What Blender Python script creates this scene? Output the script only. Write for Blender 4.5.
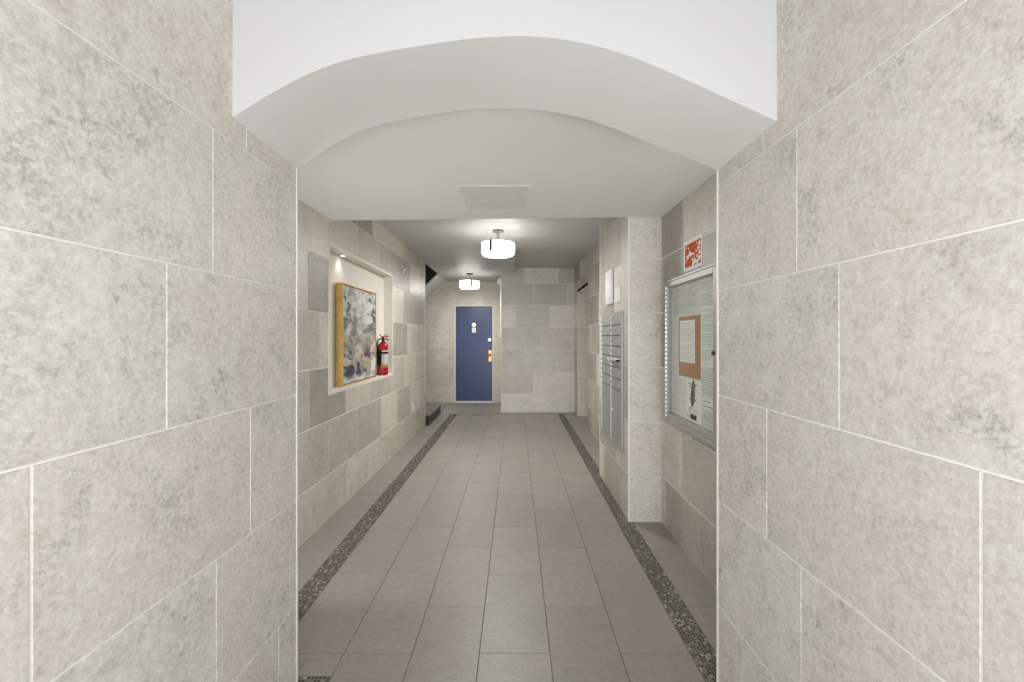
import bpy, bmesh, math, random
from mathutils import Vector, Matrix, noise
R = math.radians
PI = math.pi
scn = bpy.context.scene
C = scn.collection
for o in list(bpy.data.objects): bpy.data.objects.remove(o)
random.seed(7)

# ------------------------------------------------------------------ camera
H = 1.372                       # eye height
cd = bpy.data.cameras.new('camera'); cam = bpy.data.objects.new('camera', cd); C.objects.link(cam)
cam.location = (0, 0, H); cam.rotation_euler = (R(90), 0, 0)
cd.sensor_width = 36; cd.lens = 425 / 1024 * 36
cd.shift_x = -3.5 / 1024; cd.shift_y = -3.5 / 1024
cd.clip_start = .02
scn.camera = cam

# ------------------------------------------------------------------ world, exposure
w = bpy.data.worlds.new('world'); scn.world = w; w.use_nodes = True
w.node_tree.nodes['Background'].inputs[0].default_value = (.9, .95, 1, 1)
w.node_tree.nodes['Background'].inputs[1].default_value = 1.0
vs = scn.view_settings
vs.view_transform = 'Standard'; vs.look = 'None'; vs.gamma = 1; vs.use_curve_mapping = False
vs.exposure = 0.0

def area(name, loc, rot, sx, sy, power, col=(1, 1, 1)):
    l = bpy.data.lights.new(name, 'AREA'); l.shape = 'RECTANGLE'; l.size = sx; l.size_y = sy
    l.energy = power; l.color = col
    o = bpy.data.objects.new(name, l); C.objects.link(o); o.location = loc; o.rotation_euler = rot
    return o
def point(name, loc, power, r=.05, col=(1, 1, 1)):
    l = bpy.data.lights.new(name, 'POINT'); l.energy = power; l.shadow_soft_size = r; l.color = col
    o = bpy.data.objects.new(name, l); C.objects.link(o); o.location = loc
    return o
# daylight coming in through the street entrance far behind the camera
area('entrance_daylight', (0, -6.9, 1.2), (R(92), 0, 0), 1.55, 2.2, 120, (.96, .985, 1))
# unseen fill light added just behind the camera
area('camera_fill', (0, -.45, 1.25), (R(97), 0, 0), .9, .9, 29, (.97, .985, 1))
# unseen overhead fill added behind the camera
area('overhead_fill', (0, -.9, 2.86), (0, 0, 0), .8, 2.2, 6, (.97, .985, 1))
# added fill lights hidden behind the arch, brightening the corridor from its near end
area('corridor_fill', (-1.13, 1.70, .9), (R(115), 0, 0), .4, 1.2, 18, (.98, .99, 1))
area('corridor_fill', (.93, 1.70, 1.3), (R(90), 0, 0), .24, 1.8, 3, (.98, .99, 1))
SHADE_EMIT = 18.0          # glass side of the drum lamps
DIFFUSER_EMIT = 145.0      # bottom diffuser

# ------------------------------------------------------------------ materials
def mat(name, col, rough=.6, metal=0, spec=.5, emit=None, es=0, noise_amt=0, nscale=20, bump=0, bscale=80):
    m = bpy.data.materials.new(name); m.use_nodes = True
    nt = m.node_tree; b = nt.nodes['Principled BSDF']
    b.inputs['Base Color'].default_value = (*col, 1); b.inputs['Roughness'].default_value = rough
    b.inputs['Metallic'].default_value = metal; b.inputs['Specular IOR Level'].default_value = spec
    if emit:
        b.inputs['Emission Color'].default_value = (*emit, 1); b.inputs['Emission Strength'].default_value = es
    tc = nt.nodes.new('ShaderNodeTexCoord')
    if noise_amt:
        n = nt.nodes.new('ShaderNodeTexNoise'); n.inputs['Scale'].default_value = nscale; n.inputs['Detail'].default_value = 6
        nt.links.new(tc.outputs['Object'], n.inputs['Vector'])
        r = nt.nodes.new('ShaderNodeValToRGB')
        r.color_ramp.elements[0].position = .3; r.color_ramp.elements[1].position = .7
        r.color_ramp.elements[0].color = (*[c * (1 - noise_amt) for c in col], 1)
        r.color_ramp.elements[1].color = (*[min(1, c * (1 + noise_amt)) for c in col], 1)
        nt.links.new(n.outputs['Fac'], r.inputs[0]); nt.links.new(r.outputs[0], b.inputs['Base Color'])
    if bump:
        n = nt.nodes.new('ShaderNodeTexNoise'); n.inputs['Scale'].default_value = bscale; n.inputs['Detail'].default_value = 4
        nt.links.new(tc.outputs['Object'], n.inputs['Vector'])
        bp = nt.nodes.new('ShaderNodeBump'); bp.inputs['Strength'].default_value = bump; bp.inputs['Distance'].default_value = .002
        nt.links.new(n.outputs['Fac'], bp.inputs['Height']); nt.links.new(bp.outputs[0], b.inputs['Normal'])
    return m

def N(nt, typ, **kw):
    n = nt.nodes.new(typ)
    for k, v in kw.items():
        if k in n.inputs.keys(): n.inputs[k].default_value = v
        else: setattr(n, k, v)
    return n
def ramp(nt, fac, stops):
    r = nt.nodes.new('ShaderNodeValToRGB'); e = r.color_ramp.elements
    while len(e) < len(stops): e.new(.5)
    for el, (p, c) in zip(e, stops):
        el.position = p; el.color = (*c, 1) if len(c) == 3 else c
    nt.links.new(fac, r.inputs[0]); return r.outputs[0]
def mixc(nt, fac, a, b, mode='MIX'):
    m = nt.nodes.new('ShaderNodeMix'); m.data_type = 'RGBA'; m.blend_type = mode
    for s, v in ((m.inputs[0], fac), (m.inputs[6], a), (m.inputs[7], b)):
        if isinstance(v, (int, float)): s.default_value = v
        elif isinstance(v, tuple): s.default_value = (*v, 1) if len(v) == 3 else v
        else: nt.links.new(v, s)
    return m.outputs[2]

def stone_mat(name, light, dark, warm, var=.12, rough=.55, fine=1.0, bump=.35, spots=.5, spec=.35):
    """Mottled porcelain stone; the 'tile' attribute gives each tile its own tone and its own patch of pattern."""
    m = bpy.data.materials.new(name); m.use_nodes = True; nt = m.node_tree; L = nt.links
    b = nt.nodes['Principled BSDF']
    tc = N(nt, 'ShaderNodeTexCoord'); at = N(nt, 'ShaderNodeAttribute', attribute_name='tile')
    sep = N(nt, 'ShaderNodeSeparateColor'); L.new(at.outputs['Color'], sep.inputs[0])
    sc = N(nt, 'ShaderNodeVectorMath', operation='SCALE'); L.new(at.outputs['Vector'], sc.inputs[0]); sc.inputs['Scale'].default_value = 37
    ad = N(nt, 'ShaderNodeVectorMath', operation='ADD'); L.new(tc.outputs['Object'], ad.inputs[0]); L.new(sc.outputs[0], ad.inputs[1])
    v = ad.outputs[0]
    def noi(scale, det=6, ro=.6, dist=0):
        n = N(nt, 'ShaderNodeTexNoise', Scale=scale, Detail=det, Roughness=ro, Distortion=dist); L.new(v, n.inputs['Vector']); return n.outputs['Fac']
    big = noi(3.2, 5, .62, .6); mid = noi(19, 8, .74, .5); fin = noi(70, 6, .75)
    pat = noi(4.5, 4, .6, 1.2); pit = noi(46, 8, .8, 1.0)
    base = mixc(nt, ramp(nt, big, [(.36, (0, 0, 0)), (.64, (1, 1, 1))]), tuple(dark), tuple(light))
    base = mixc(nt, ramp(nt, mid, [(.38, (0, 0, 0)), (.66, (.55, .55, .55))]), base, tuple(light))
    wm = N(nt, 'ShaderNodeMath', operation='MULTIPLY'); L.new(sep.outputs['Green'], wm.inputs[0]); wm.inputs[1].default_value = .75
    base = mixc(nt, wm.outputs[0], base, tuple(warm), 'MIX') if warm else base
    # pitted, darker crusty patches
    mk = N(nt, 'ShaderNodeMath', operation='MULTIPLY')
    L.new(ramp(nt, pat, [(.50, (0, 0, 0)), (.66, (1, 1, 1))]), mk.inputs[0]); L.new(ramp(nt, pit, [(.46, (0, 0, 0)), (.60, (1, 1, 1))]), mk.inputs[1])
    mk2 = N(nt, 'ShaderNodeMath', operation='MULTIPLY'); L.new(mk.outputs[0], mk2.inputs[0]); mk2.inputs[1].default_value = spots
    base = mixc(nt, mk2.outputs[0], base, tuple(c * .62 for c in dark))
    hue = noi(2.1, 3, .5, .4)
    base = mixc(nt, ramp(nt, hue, [(.45, (0, 0, 0)), (.62, (.6, .6, .6))]), base, tuple(warm))
    base = mixc(nt, .45 * fine, base, ramp(nt, mid, [(.36, (.34, .34, .335)), (.64, (.63, .63, .63))]), 'OVERLAY')
    base = mixc(nt, .55 * fine, base, ramp(nt, fin, [(.34, (.22, .22, .22)), (.66, (.78, .78, .78))]), 'OVERLAY')
    # tone of each tile
    mr = N(nt, 'ShaderNodeMapRange'); L.new(sep.outputs['Red'], mr.inputs[0]); mr.inputs[3].default_value = 1 - var; mr.inputs[4].default_value = 1 + var * .5
    vm = N(nt, 'ShaderNodeVectorMath', operation='SCALE'); L.new(base, vm.inputs[0]); L.new(mr.outputs[0], vm.inputs['Scale'])
    L.new(vm.outputs[0], b.inputs['Base Color'])
    b.inputs['Roughness'].default_value = rough; b.inputs['Specular IOR Level'].default_value = spec
    hm = N(nt, 'ShaderNodeMath', operation='ADD'); L.new(mid, hm.inputs[0]); L.new(pit, hm.inputs[1])
    bp = N(nt, 'ShaderNodeBump', Strength=bump, Distance=.004); L.new(hm.outputs[0], bp.inputs['Height']); L.new(bp.outputs[0], b.inputs['Normal'])
    return m

M = {}
M['stone'] = stone_mat('beige_stone_tile', (.72, .705, .665), (.575, .56, .52), (.715, .67, .62), .10, .5, spots=.75)
M['stone_c'] = stone_mat('corridor_stone_tile', (.66, .635, .58), (.475, .44, .385), (.54, .495, .43), .36, .42, .6, bump=.2, spots=.3)
M['stone_b'] = stone_mat('pale_grey_stone_tile', (.80, .775, .735), (.60, .58, .545), (.70, .665, .62), .22, .45, .6, bump=.2, spots=.3)
M['floor'] = stone_mat('taupe_floor_tile', (.300, .277, .250), (.266, .246, .220), (.285, .258, .233), .06, .42, .35, .05, .08, .45)
M['grout'] = mat('pale_grout', (.88, .86, .82), .9)
M['grout_f'] = mat('dark_floor_grout', (.10, .088, .078), .85)
M['grout_m'] = mat('taupe_mosaic_grout', (.235, .21, .18), .9)
M['white'] = mat('white_paint_dimmed', (.62, .62, .62), .75, noise_amt=.012, nscale=2.5, bump=.05, bscale=160)  # same white paint as the soffits, darkened to tame light on the arch face
M['soffit'] = mat('white_paint_lightened', (.775, .78, .765), .7, noise_amt=.015, nscale=2)  # same white paint lightened, standing in for light reaching the undersides
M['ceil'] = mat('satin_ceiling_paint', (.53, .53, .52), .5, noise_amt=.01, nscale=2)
M['niche'] = mat('cream_plaster', (.72, .70, .64), .6)
M['trimw'] = mat('pale_edge_trim', (.82, .80, .76), .4)
M['metal'] = mat('brushed_aluminium', (.43, .43, .42), .48, .5, noise_amt=.05, nscale=60)
M['metal_d'] = mat('aluminium_door', (.43, .44, .44), .42, .55, noise_amt=.06, nscale=30)
M['metal_l'] = mat('bright_steel', (.85, .85, .84), .3, .5)
M['dark'] = mat('dark_gap', (.03, .03, .03), .6)
M['black'] = mat('black_paint', (.014, .013, .013), .55)
M['bronze'] = mat('dark_bronze', (.10, .095, .09), .35, .7)
M['nickel'] = mat('satin_nickel', (.5, .49, .47), .3, .8)
M['paper'] = mat('white_paper', (.88, .88, .86), .8)
M['paper2'] = mat('grey_paper', (.74, .74, .72), .8, noise_amt=.06, nscale=40)
M['ink'] = mat('grey_ink', (.50, .50, .51), .8)
M['ink_d'] = mat('black_ink', (.03, .03, .03), .7)
M['rat'] = mat('brown_rodent_ink', (.15, .115, .11), .8, noise_amt=.4, nscale=60)
M['cork'] = mat('cork_board', (.47, .25, .12), .85, noise_amt=.15, nscale=120)
M['gold'] = mat('gold_leaf_wood', (.66, .43, .15), .35, .25, noise_amt=.12, nscale=18)
M['red'] = mat('red_enamel', (.33, .007, .010), .25)
M['yellow'] = mat('orange_label', (.80, .42, .14), .5)
M['plastic'] = mat('white_plastic', (.80, .79, .76), .4)
M['blue'] = mat('blue_door_paint', (.043, .068, .165), .35, noise_amt=.08, nscale=3)
M['brass'] = mat('brass', (.62, .38, .12), .3, .7)
M['slate'] = mat('grey_slate_tread', (.17, .155, .14), .3, noise_amt=.15, nscale=25)
M['granite'] = mat('black_granite', (.018, .016, .015), .35, noise_amt=.6, nscale=120)
M['pebble_d'] = mat('black_mosaic', (.030, .024, .020), .45)
M['pebble_m'] = mat('brown_green_mosaic', (.17, .145, .115), .3)
M['pebble_g'] = mat('grey_mosaic', (.22, .21, .185), .3)
M['pebble_l'] = mat('pale_mosaic', (.42, .385, .33), .35)
M['lamp'] = mat('lit_opal_glass', (.9, .9, .88), .3, emit=(1, .975, .93), es=SHADE_EMIT)
M['diff'] = mat('lit_diffuser', (.9, .9, .88), .3, emit=(1, .975, .93), es=DIFFUSER_EMIT)
M['lamp_f'] = mat('lit_opal_glass_dimmer', (.9, .9, .88), .3, emit=(1, .975, .93), es=SHADE_EMIT * .6)
M['diff_f'] = mat('lit_diffuser_dimmer', (.9, .9, .88), .3, emit=(1, .975, .93), es=DIFFUSER_EMIT * .55)
M['spot'] = mat('lit_downlight', (.9, .9, .9), .3, emit=(1, .95, .85), es=5)
M['panel'] = mat('access_panel_paint', (.70, .70, .67), .6, noise_amt=.05, nscale=12)

def glass_mat():
    m = bpy.data.materials.new('clear_glass'); m.use_nodes = True; nt = m.node_tree
    out = nt.nodes['Material Output']; nt.nodes.remove(nt.nodes['Principled BSDF'])
    t = N(nt, 'ShaderNodeBsdfTransparent'); g = N(nt, 'ShaderNodeBsdfGlossy', Roughness=.03)
    t.inputs[0].default_value = (.96, .97, .96, 1)
    mx = N(nt, 'ShaderNodeMixShader')
    mx.inputs[0].default_value = .05; nt.links.new(t.outputs[0], mx.inputs[1]); nt.links.new(g.outputs[0], mx.inputs[2])
    nt.links.new(mx.outputs[0], out.inputs[0]); return m
M['glass'] = glass_mat()

def painting_mat():
    m = bpy.data.materials.new('abstract_painting'); m.use_nodes = True; nt = m.node_tree; L = nt.links
    b = nt.nodes['Principled BSDF']; b.inputs['Roughness'].default_value = .7
    tc = N(nt, 'ShaderNodeTexCoord'); sep = N(nt, 'ShaderNodeSeparateXYZ'); L.new(tc.outputs['Generated'], sep.inputs[0])
    def noi(scale, det=5, ro=.6, dist=0, off=0):
        mp = N(nt, 'ShaderNodeMapping'); mp.inputs['Scale'].default_value = (.7, .38, .7); mp.inputs['Location'].default_value = (off, off * 2, off); L.new(tc.outputs['Object'], mp.inputs[0])
        n = N(nt, 'ShaderNodeTexNoise', Scale=scale, Detail=det, Roughness=ro, Distortion=dist); L.new(mp.outputs[0], n.inputs['Vector']); return n.outputs['Fac']
    def band(lo, a, b_, hi):
        return ramp(nt, sep.outputs['Z'], [(lo, (0, 0, 0)), (a, (1, 1, 1)), (b_, (1, 1, 1)), (hi, (0, 0, 0))])
    def msk(n, lo, hi, bnd, amt=1.0):
        k = N(nt, 'ShaderNodeMath', operation='MULTIPLY'); L.new(ramp(nt, n, [(lo, (0, 0, 0)), (hi, (amt, amt, amt))]), k.inputs[0]); L.new(bnd, k.inputs[1]); return k.outputs[0]
    c = ramp(nt, noi(7, 8, .7, .8), [(.32, (.06, .06, .07)), (.43, (.22, .22, .22)), (.54, (.52, .51, .48)), (.66, (.74, .72, .68))])
    c = mixc(nt, msk(noi(6, 4, .5, .6, 3), .46, .58, band(.02, .18, .44, .56), .6), c, (.36, .24, .15))
    c = mixc(nt, msk(noi(11, 6, .6, .8, 5), .47, .55, band(.30, .42, .66, .78), .85), c, (.14, .15, .11))
    c = mixc(nt, msk(noi(9, 4, .55, .7, 8), .50, .57, band(.01, .08, .28, .40), .95), c, (.02, .028, .06))
    c = mixc(nt, msk(noi(8, 5, .5, .9, 12), .50, .60, band(.45, .55, .98, 1), .9), c, (.60, .60, .585))
    c = mixc(nt, msk(noi(13, 5, .6, .6, 17), .54, .60, band(.5, .6, .98, 1), .9), c, (.055, .055, .065))
    c = mixc(nt, msk(noi(5, 3, .5, .5, 22), .56, .62, band(.0, .0, .2, .5), .8), c, (.68, .66, .62))
    L.new(c, b.inputs['Base Color']); return m
M['painting'] = painting_mat()

def poster_mat():
    m = bpy.data.materials.new('orange_print'); m.use_nodes = True; nt = m.node_tree; L = nt.links
    b = nt.nodes['Principled BSDF']; b.inputs['Roughness'].default_value = .8; b.inputs['Specular IOR Level'].default_value = .15
    tc = N(nt, 'ShaderNodeTexCoord'); n = N(nt, 'ShaderNodeTexNoise', Scale=16, Detail=3, Roughness=.5, Distortion=1.0); L.new(tc.outputs['Object'], n.inputs['Vector'])
    n2 = N(nt, 'ShaderNodeTexNoise', Scale=40, Detail=3); L.new(tc.outputs['Object'], n2.inputs['Vector'])
    c = ramp(nt, n2.outputs['Fac'], [(.35, (.50, .085, .025)), (.65, (.62, .13, .05))])
    c = mixc(nt, ramp(nt, n.outputs['Fac'], [(.54, (0, 0, 0)), (.58, (1, 1, 1))]), c, (.86, .82, .78))
    L.new(c, b.inputs['Base Color']); return m
M['orange'] = poster_mat()

# ------------------------------------------------------------------ mesh helpers
def obj(name, bm, m, parent=None, smooth=False):
    me = bpy.data.meshes.new(name); bm.normal_update(); bm.to_mesh(me); bm.free()
    for mm in (m if isinstance(m, (list, tuple)) else [m]): me.materials.append(mm)
    if smooth:
        for p in me.polygons: p.use_smooth = True
        try: me.set_sharp_from_angle(angle=R(35))
        except Exception: pass
    o = bpy.data.objects.new(name, me); C.objects.link(o)
    if parent:
        o.parent = parent; o.matrix_parent_inverse = Matrix.Identity(4)
        loc = Vector(parent.get('base', (0, 0, 0)))
        if loc.length: 
            me.transform(Matrix.Translation(-loc))
        if 'base' in parent: o['base_rel'] = 1
    return o
def thing(name, label, cat, loc=(0, 0, 0), group=None):
    o = bpy.data.objects.new(name, None); C.objects.link(o); o.location = loc
    o.empty_display_size = .1; o['label'] = label; o['category'] = cat; o['base'] = tuple(loc)
    if group: o['group'] = group
    return o
def sub(name, bm, m, part, root, smooth=False):
    """sub-part: world-space mesh brought into the root's frame, parented to a part"""
    o = obj(name, bm, m, None, smooth); o.data.transform(Matrix.Translation(-Vector(root['base']))); o.parent = part; return o
def tag(o, label, cat, group=None, kind=None):
    o['label'] = label; o['category'] = cat
    if group: o['group'] = group
    if kind: o['kind'] = kind
    return o
def struct(o): o['kind'] = 'structure'; return o
def box(bm, x0, x1, y0, y1, z0, z1, bev=0, mi=0):
    r = bmesh.ops.create_cube(bm, size=1)['verts']
    for v in r:
        v.co = Vector((x0 + (v.co.x + .5) * (x1 - x0), y0 + (v.co.y + .5) * (y1 - y0), z0 + (v.co.z + .5) * (z1 - z0)))
    fs = {f for v in r for f in v.link_faces}
    for f in fs: f.material_index = mi
    if bev:
        es = list({e for v in r for e in v.link_edges})
        bmesh.ops.bevel(bm, geom=es, offset=bev, segments=2, affect='EDGES', profile=.5)
    return bm
def B(*a, **k): return box(bmesh.new(), *a, **k)
def cyl(bm, c, r, h, axis='Z', n=24, r2=None, mi=0):
    """cylinder from c along axis by h"""
    res = bmesh.ops.create_cone(bm, cap_ends=True, segments=n, radius1=r, radius2=r if r2 is None else r2, depth=h)['verts']
    mt = Matrix.Translation((0, 0, h / 2))
    if axis == 'X': mt = Matrix.Rotation(R(90), 4, 'Y') @ mt
    if axis == '-X': mt = Matrix.Rotation(R(-90), 4, 'Y') @ mt
    if axis == 'Y': mt = Matrix.Rotation(R(-90), 4, 'X') @ mt
    if axis == '-Y': mt = Matrix.Rotation(R(90), 4, 'X') @ mt
    mt = Matrix.Translation(c) @ mt
    for v in res: v.co = mt @ v.co
    for f in {f for v in res for f in v.link_faces}: f.material_index = mi
    return bm
def lathe(prof, c, n=32, bm=None):
    bm = bm or bmesh.new(); rings = []
    for r, z in prof:
        if r < 1e-5: rings.append([bm.verts.new((c[0], c[1], c[2] + z))])
        else: rings.append([bm.verts.new((c[0] + r * math.cos(2 * PI * i / n), c[1] + r * math.sin(2 * PI * i / n), c[2] + z)) for i in range(n)])
    for a, b in zip(rings, rings[1:]):
        for i in range(n):
            j = (i + 1) % n
            if len(a) == 1 and len(b) == 1: continue
            if len(a) == 1: bm.faces.new((a[0], b[j], b[i]))
            elif len(b) == 1: bm.faces.new((a[i], a[j], b[0]))
            else: bm.faces.new((a[i], a[j], b[j], b[i]))
    bmesh.ops.recalc_face_normals(bm, faces=bm.faces)
    return bm
def tube(bm, pts, r, n=8):
    pts = [Vector(p) for p in pts]; rings = []
    for i, p in enumerate(pts):
        d = (pts[min(i + 1, len(pts) - 1)] - pts[max(i - 1, 0)]).normalized()
        u = d.cross(Vector((.3, .5, .81))).normalized(); w_ = d.cross(u)
        rings.append([bm.verts.new(p + r * (u * math.cos(2 * PI * k / n) + w_ * math.sin(2 * PI * k / n))) for k in range(n)])
    for a, b in zip(rings, rings[1:]):
        for k in range(n): bm.faces.new((a[k], a[(k + 1) % n], b[(k + 1) % n], b[k]))
    bm.faces.new(rings[0]); bm.faces.new(rings[-1])
    bmesh.ops.recalc_face_normals(bm, faces=bm.faces); return bm

# ------------------------------------------------------------------ tiled surfaces
def tiled(name, origin, U, V, Nn, rects, pitch, phases, v0, course, mats, gap=.004, depth=.003, bev=.0012, thick=.08, tones=None):
    """one wall or floor: a slab with individual raised tiles. U,V span the face, Nn points out of it."""
    origin, U, V, Nn = map(Vector, (origin, U, V, Nn))
    bm = bmesh.new(); lay = bm.loops.layers.float_color.new('tile')
    P = lambda u, v, n: origin + U * u + V * v + Nn * n
    flip = U.cross(V).dot(Nn) < 0
    def face(cs, col, mi):
        vs_ = [bm.verts.new(c) for c in cs]
        if flip: vs_.reverse()
        f = bm.faces.new(vs_); f.material_index = mi
        for l in f.loops: l[lay] = col
    for (u0, u1, w0, w1) in rects:
        # slab (front at -depth, back at -thick)
        c = [(u0, w0), (u1, w0), (u1, w1), (u0, w1)]
        face([P(a, b, -depth) for a, b in c], (0, 0, 0, 1), 1)
        face([P(a, b, -thick) for a, b in reversed(c)], (0, 0, 0, 1), 1)
        for (a, b), (a2, b2) in zip(c, c[1:] + c[:1]):
            face([P(a, b, -thick), P(a2, b2, -thick), P(a2, b2, -depth), P(a, b, -depth)], (0, 0, 0, 1), 1)
        r0 = math.floor((w0 - v0) / course); r1 = math.ceil((w1 - v0) / course)
        for r in range(r0, r1):
            ph = phases[(r + 1) % len(phases)]
            a, b = v0 + r * course, v0 + (r + 1) * course
            k0 = math.floor((u0 - ph) / pitch); k1 = math.ceil((u1 - ph) / pitch)
            for k in range(k0, k1):
                s, e = ph + k * pitch, ph + (k + 1) * pitch
                g = gap / 2
                S, E_ = (s + g, e - g); A_, B_ = (a + g, b - g)
                bs, be, ba, bb = bev, bev, bev, bev
                if S < u0: S, bs = u0, 0
                if E_ > u1: E_, be = u1, 0
                if A_ < w0: A_, ba = w0, 0
                if B_ > w1: B_, bb = w1, 0
                if E_ - S < .004 or B_ - A_ < .004: continue
                rr = random.Random(hash((round(origin.x * 100), round(origin.y * 100), r, k)) & 0xffffff)
                t = rr.random()
                if tones: t = tones(r, k, t)
                col = (t, rr.random(), rr.random(), 1)
                o_ = [(S, A_), (E_, A_), (E_, B_), (S, B_)]
                i_ = [(S + bs, A_ + ba), (E_ - be, A_ + ba), (E_ - be, B_ - bb), (S + bs, B_ - bb)]
                face([P(x, y, 0) for x, y in i_], col, 0)
                for j in range(4):
                    q = (j + 1) % 4
                    face([P(*o_[j], -depth), P(*o_[q], -depth), P(*i_[q], 0), P(*i_[j], 0)], col, 0)
    me = bpy.data.meshes.new(name); bm.to_mesh(me); bm.free()
    for m_ in mats: me.materials.append(m_)
    o = bpy.data.objects.new(name, me); C.objects.link(o); return struct(o)

SM = [M['stone'], M['grout']]; SC = [M['stone_c'], M['grout']]
TV, TC = .340, .4045          # height of the first joint, course height
XL, XR = -.845, .781          # narrow entry passage
WL, WR = -1.405, 1.085        # corridor
YA0, YA1 = 1.270, 1.645       # arch front and back
YS = 3.21                     # end of the dropped ceiling
ZS, ZC = 2.266, 2.550         # dropped and main ceiling
PX, PY0, PY1 = .840, 3.16, 4.225   # mailbox pier
NY0, NY1, NZ0, NZ1, NX = 3.21, 4.845, .958, 2.070, -1.50    # niche
LY = 6.60                     # end of the left wall
BY = 7.785                    # back wall
DY = 8.96                     # wall of the blue door
AX = -.262                    # left edge of the back wall

mid = lambda r, k, t: .5 + .5 * t
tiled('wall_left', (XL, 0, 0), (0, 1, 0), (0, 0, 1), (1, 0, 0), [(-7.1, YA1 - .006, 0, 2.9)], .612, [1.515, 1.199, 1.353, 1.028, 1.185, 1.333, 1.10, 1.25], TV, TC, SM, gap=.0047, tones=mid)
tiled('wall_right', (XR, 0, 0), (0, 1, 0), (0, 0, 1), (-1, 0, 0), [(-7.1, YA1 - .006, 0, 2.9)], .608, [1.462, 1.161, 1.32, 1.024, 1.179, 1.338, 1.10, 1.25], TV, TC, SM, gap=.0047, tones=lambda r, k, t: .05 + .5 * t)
# returns behind the arch
tiled('wall_left_return', (0, YA1, 0), (1, 0, 0), (0, 0, 1), (0, 1, 0), [(WL, XL - .0035, 0, ZC)], .61, [0, .3, .15], TV, TC, SC)
tiled('wall_right_return', (0, YA1, 0), (1, 0, 0), (0, 0, 1), (0, 1, 0), [(XR + .0035, WR, 0, ZC)], .61, [.8, .9, .85], TV, TC, SC)
# left corridor wall around the niche
tiled('wall_left_corridor', (WL, 0, 0), (0, 1, 0), (0, 0, 1), (1, 0, 0),
      [(YA1, NY0, 0, ZC), (NY0, NY1, 0, NZ0), (NY0, NY1, NZ1, ZC), (NY1, LY, 0, ZC)], .617, [3.531, 3.208, 2.893, 3.05, 2.877, 3.19, 2.95, 3.1], TV, TC, SC, gap=.0065)
# right corridor wall, before and after the pier, around the side doorway
OY0, OY1, OZ = 6.36, 7.40, 2.155
tiled('wall_right_corridor', (WR, 0, 0), (0, 1, 0), (0, 0, 1), (-1, 0, 0),
      [(YA1, PY0, 0, ZC), (PY1, OY0 - .006, 0, ZC + .1), (OY0 - .006, OY1 + .006, OZ + .004, ZC + .1), (OY1 + .006, BY, 0, ZC + .1)], .615, [3.066, 2.772, 2.62, 2.93, 2.50, 2.753, 2.9, 3.0], TV, TC, SC, gap=.0065)
tiled('wall_pier_front', (0, PY0, 0), (1, 0, 0), (0, 0, 1), (0, -1, 0), [(PX + .0035, WR, 0, ZC)], 1.5, [.2], TV, TC, SM, thick=.02, tones=lambda r, k, t: [.75, .45, .5, .65, .55, .95, .9][(r + 1) % 7])
tiled('wall_pier_side', (PX, 0, 0), (0, 1, 0), (0, 0, 1), (-1, 0, 0), [(PY0 + .006, PY1 - .006, 0, ZC)], .612, [3.40, 3.55, 3.25, 3.45, 3.62, 3.40, 3.3], TV, TC, SC)
tiled('wall_pier_back', (0, PY1, 0), (1, 0, 0), (0, 0, 1), (0, 1, 0), [(PX + .0035, WR, 0, ZC)], .61, [.2], TV, TC, SC, thick=.02)
# end walls
tiled('wall_back', (0, BY, 0), (1, 0, 0), (0, 0, 1), (0, -1, 0), [(AX + .0035, WR, 0, ZC + .1)], .612, [.02, .33, .17, .48, .02, .33, .17], TV, TC, [M['stone_b'], M['grout']], gap=.008, tones=lambda r, k, t: .15 + .85 * t)
tiled('wall_alcove_right', (AX, 0, 0), (0, 1, 0), (0, 0, 1), (-1, 0, 0), [(BY + .006, DY, 0, ZC)], .612, [.1, .3], TV, TC, SC)
DX0, DX1, DZ = -1.275, -.485, 2.036
tiled('wall_far', (0, DY, 0), (1, 0, 0), (0, 0, 1), (0, -1, 0), [(-3.9, DX0, 0, ZC + 1.7), (DX0, DX1, DZ, ZC), (DX1, AX, 0, ZC)], .612, [-.9, -.6, -.75, -1.05, -.9, -.7], TV, TC, SC, tones=lambda r, k, t: .75 + .25 * t)
# side doorway: lining and door
tiled('wall_doorway_jamb', (0, OY1, 0), (1, 0, 0), (0, 0, 1), (0, -1, 0), [(WR + .0035, 1.40, 0, OZ)], .612, [.95], TV, TC, SC, thick=.03, tones=lambda r, k, t: .9)
tiled('wall_doorway_near', (0, OY0, 0), (1, 0, 0), (0, 0, 1), (0, 1, 0), [(WR + .0035, 1.40, 0, OZ)], .612, [.95], TV, TC, SC, thick=.03)
struct(obj('ceiling_doorway', B(WR, 1.40, OY0, OY1, OZ, OZ + .05), M['soffit']))

# stairwell shell
struct(obj('wall_stairwell_near', B(-3.9, WL - .08, LY - .10, LY, 0, ZC + 1.7), M['niche']))
struct(obj('wall_stairwell_left', B(-3.98, -3.9, LY - .1, DY, 0, ZC + 1.7), M['niche']))
struct(obj('ceiling_stairwell', B(-3.98, -1.32, LY - .1, DY + .1, ZC + 1.7, ZC + 1.8), M['soffit']))
struct(obj('wall_stairwell_upper', B(-1.40, -1.33, LY - .1, DY, ZC + .13, ZC + 1.7), M['black']))  # black colour stands in for the unlit dark up the stairwell

# entrance end behind the camera
struct(obj('wall_entrance', box(box(B(XL - .08, XL + .04, -7.1, -7.0, 0, 2.9), XR - .04, XR + .08, -7.1, -7.0, 0, 2.9), XL, XR, -7.1, -7.0, 2.5, 2.9), M['white']))

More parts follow.
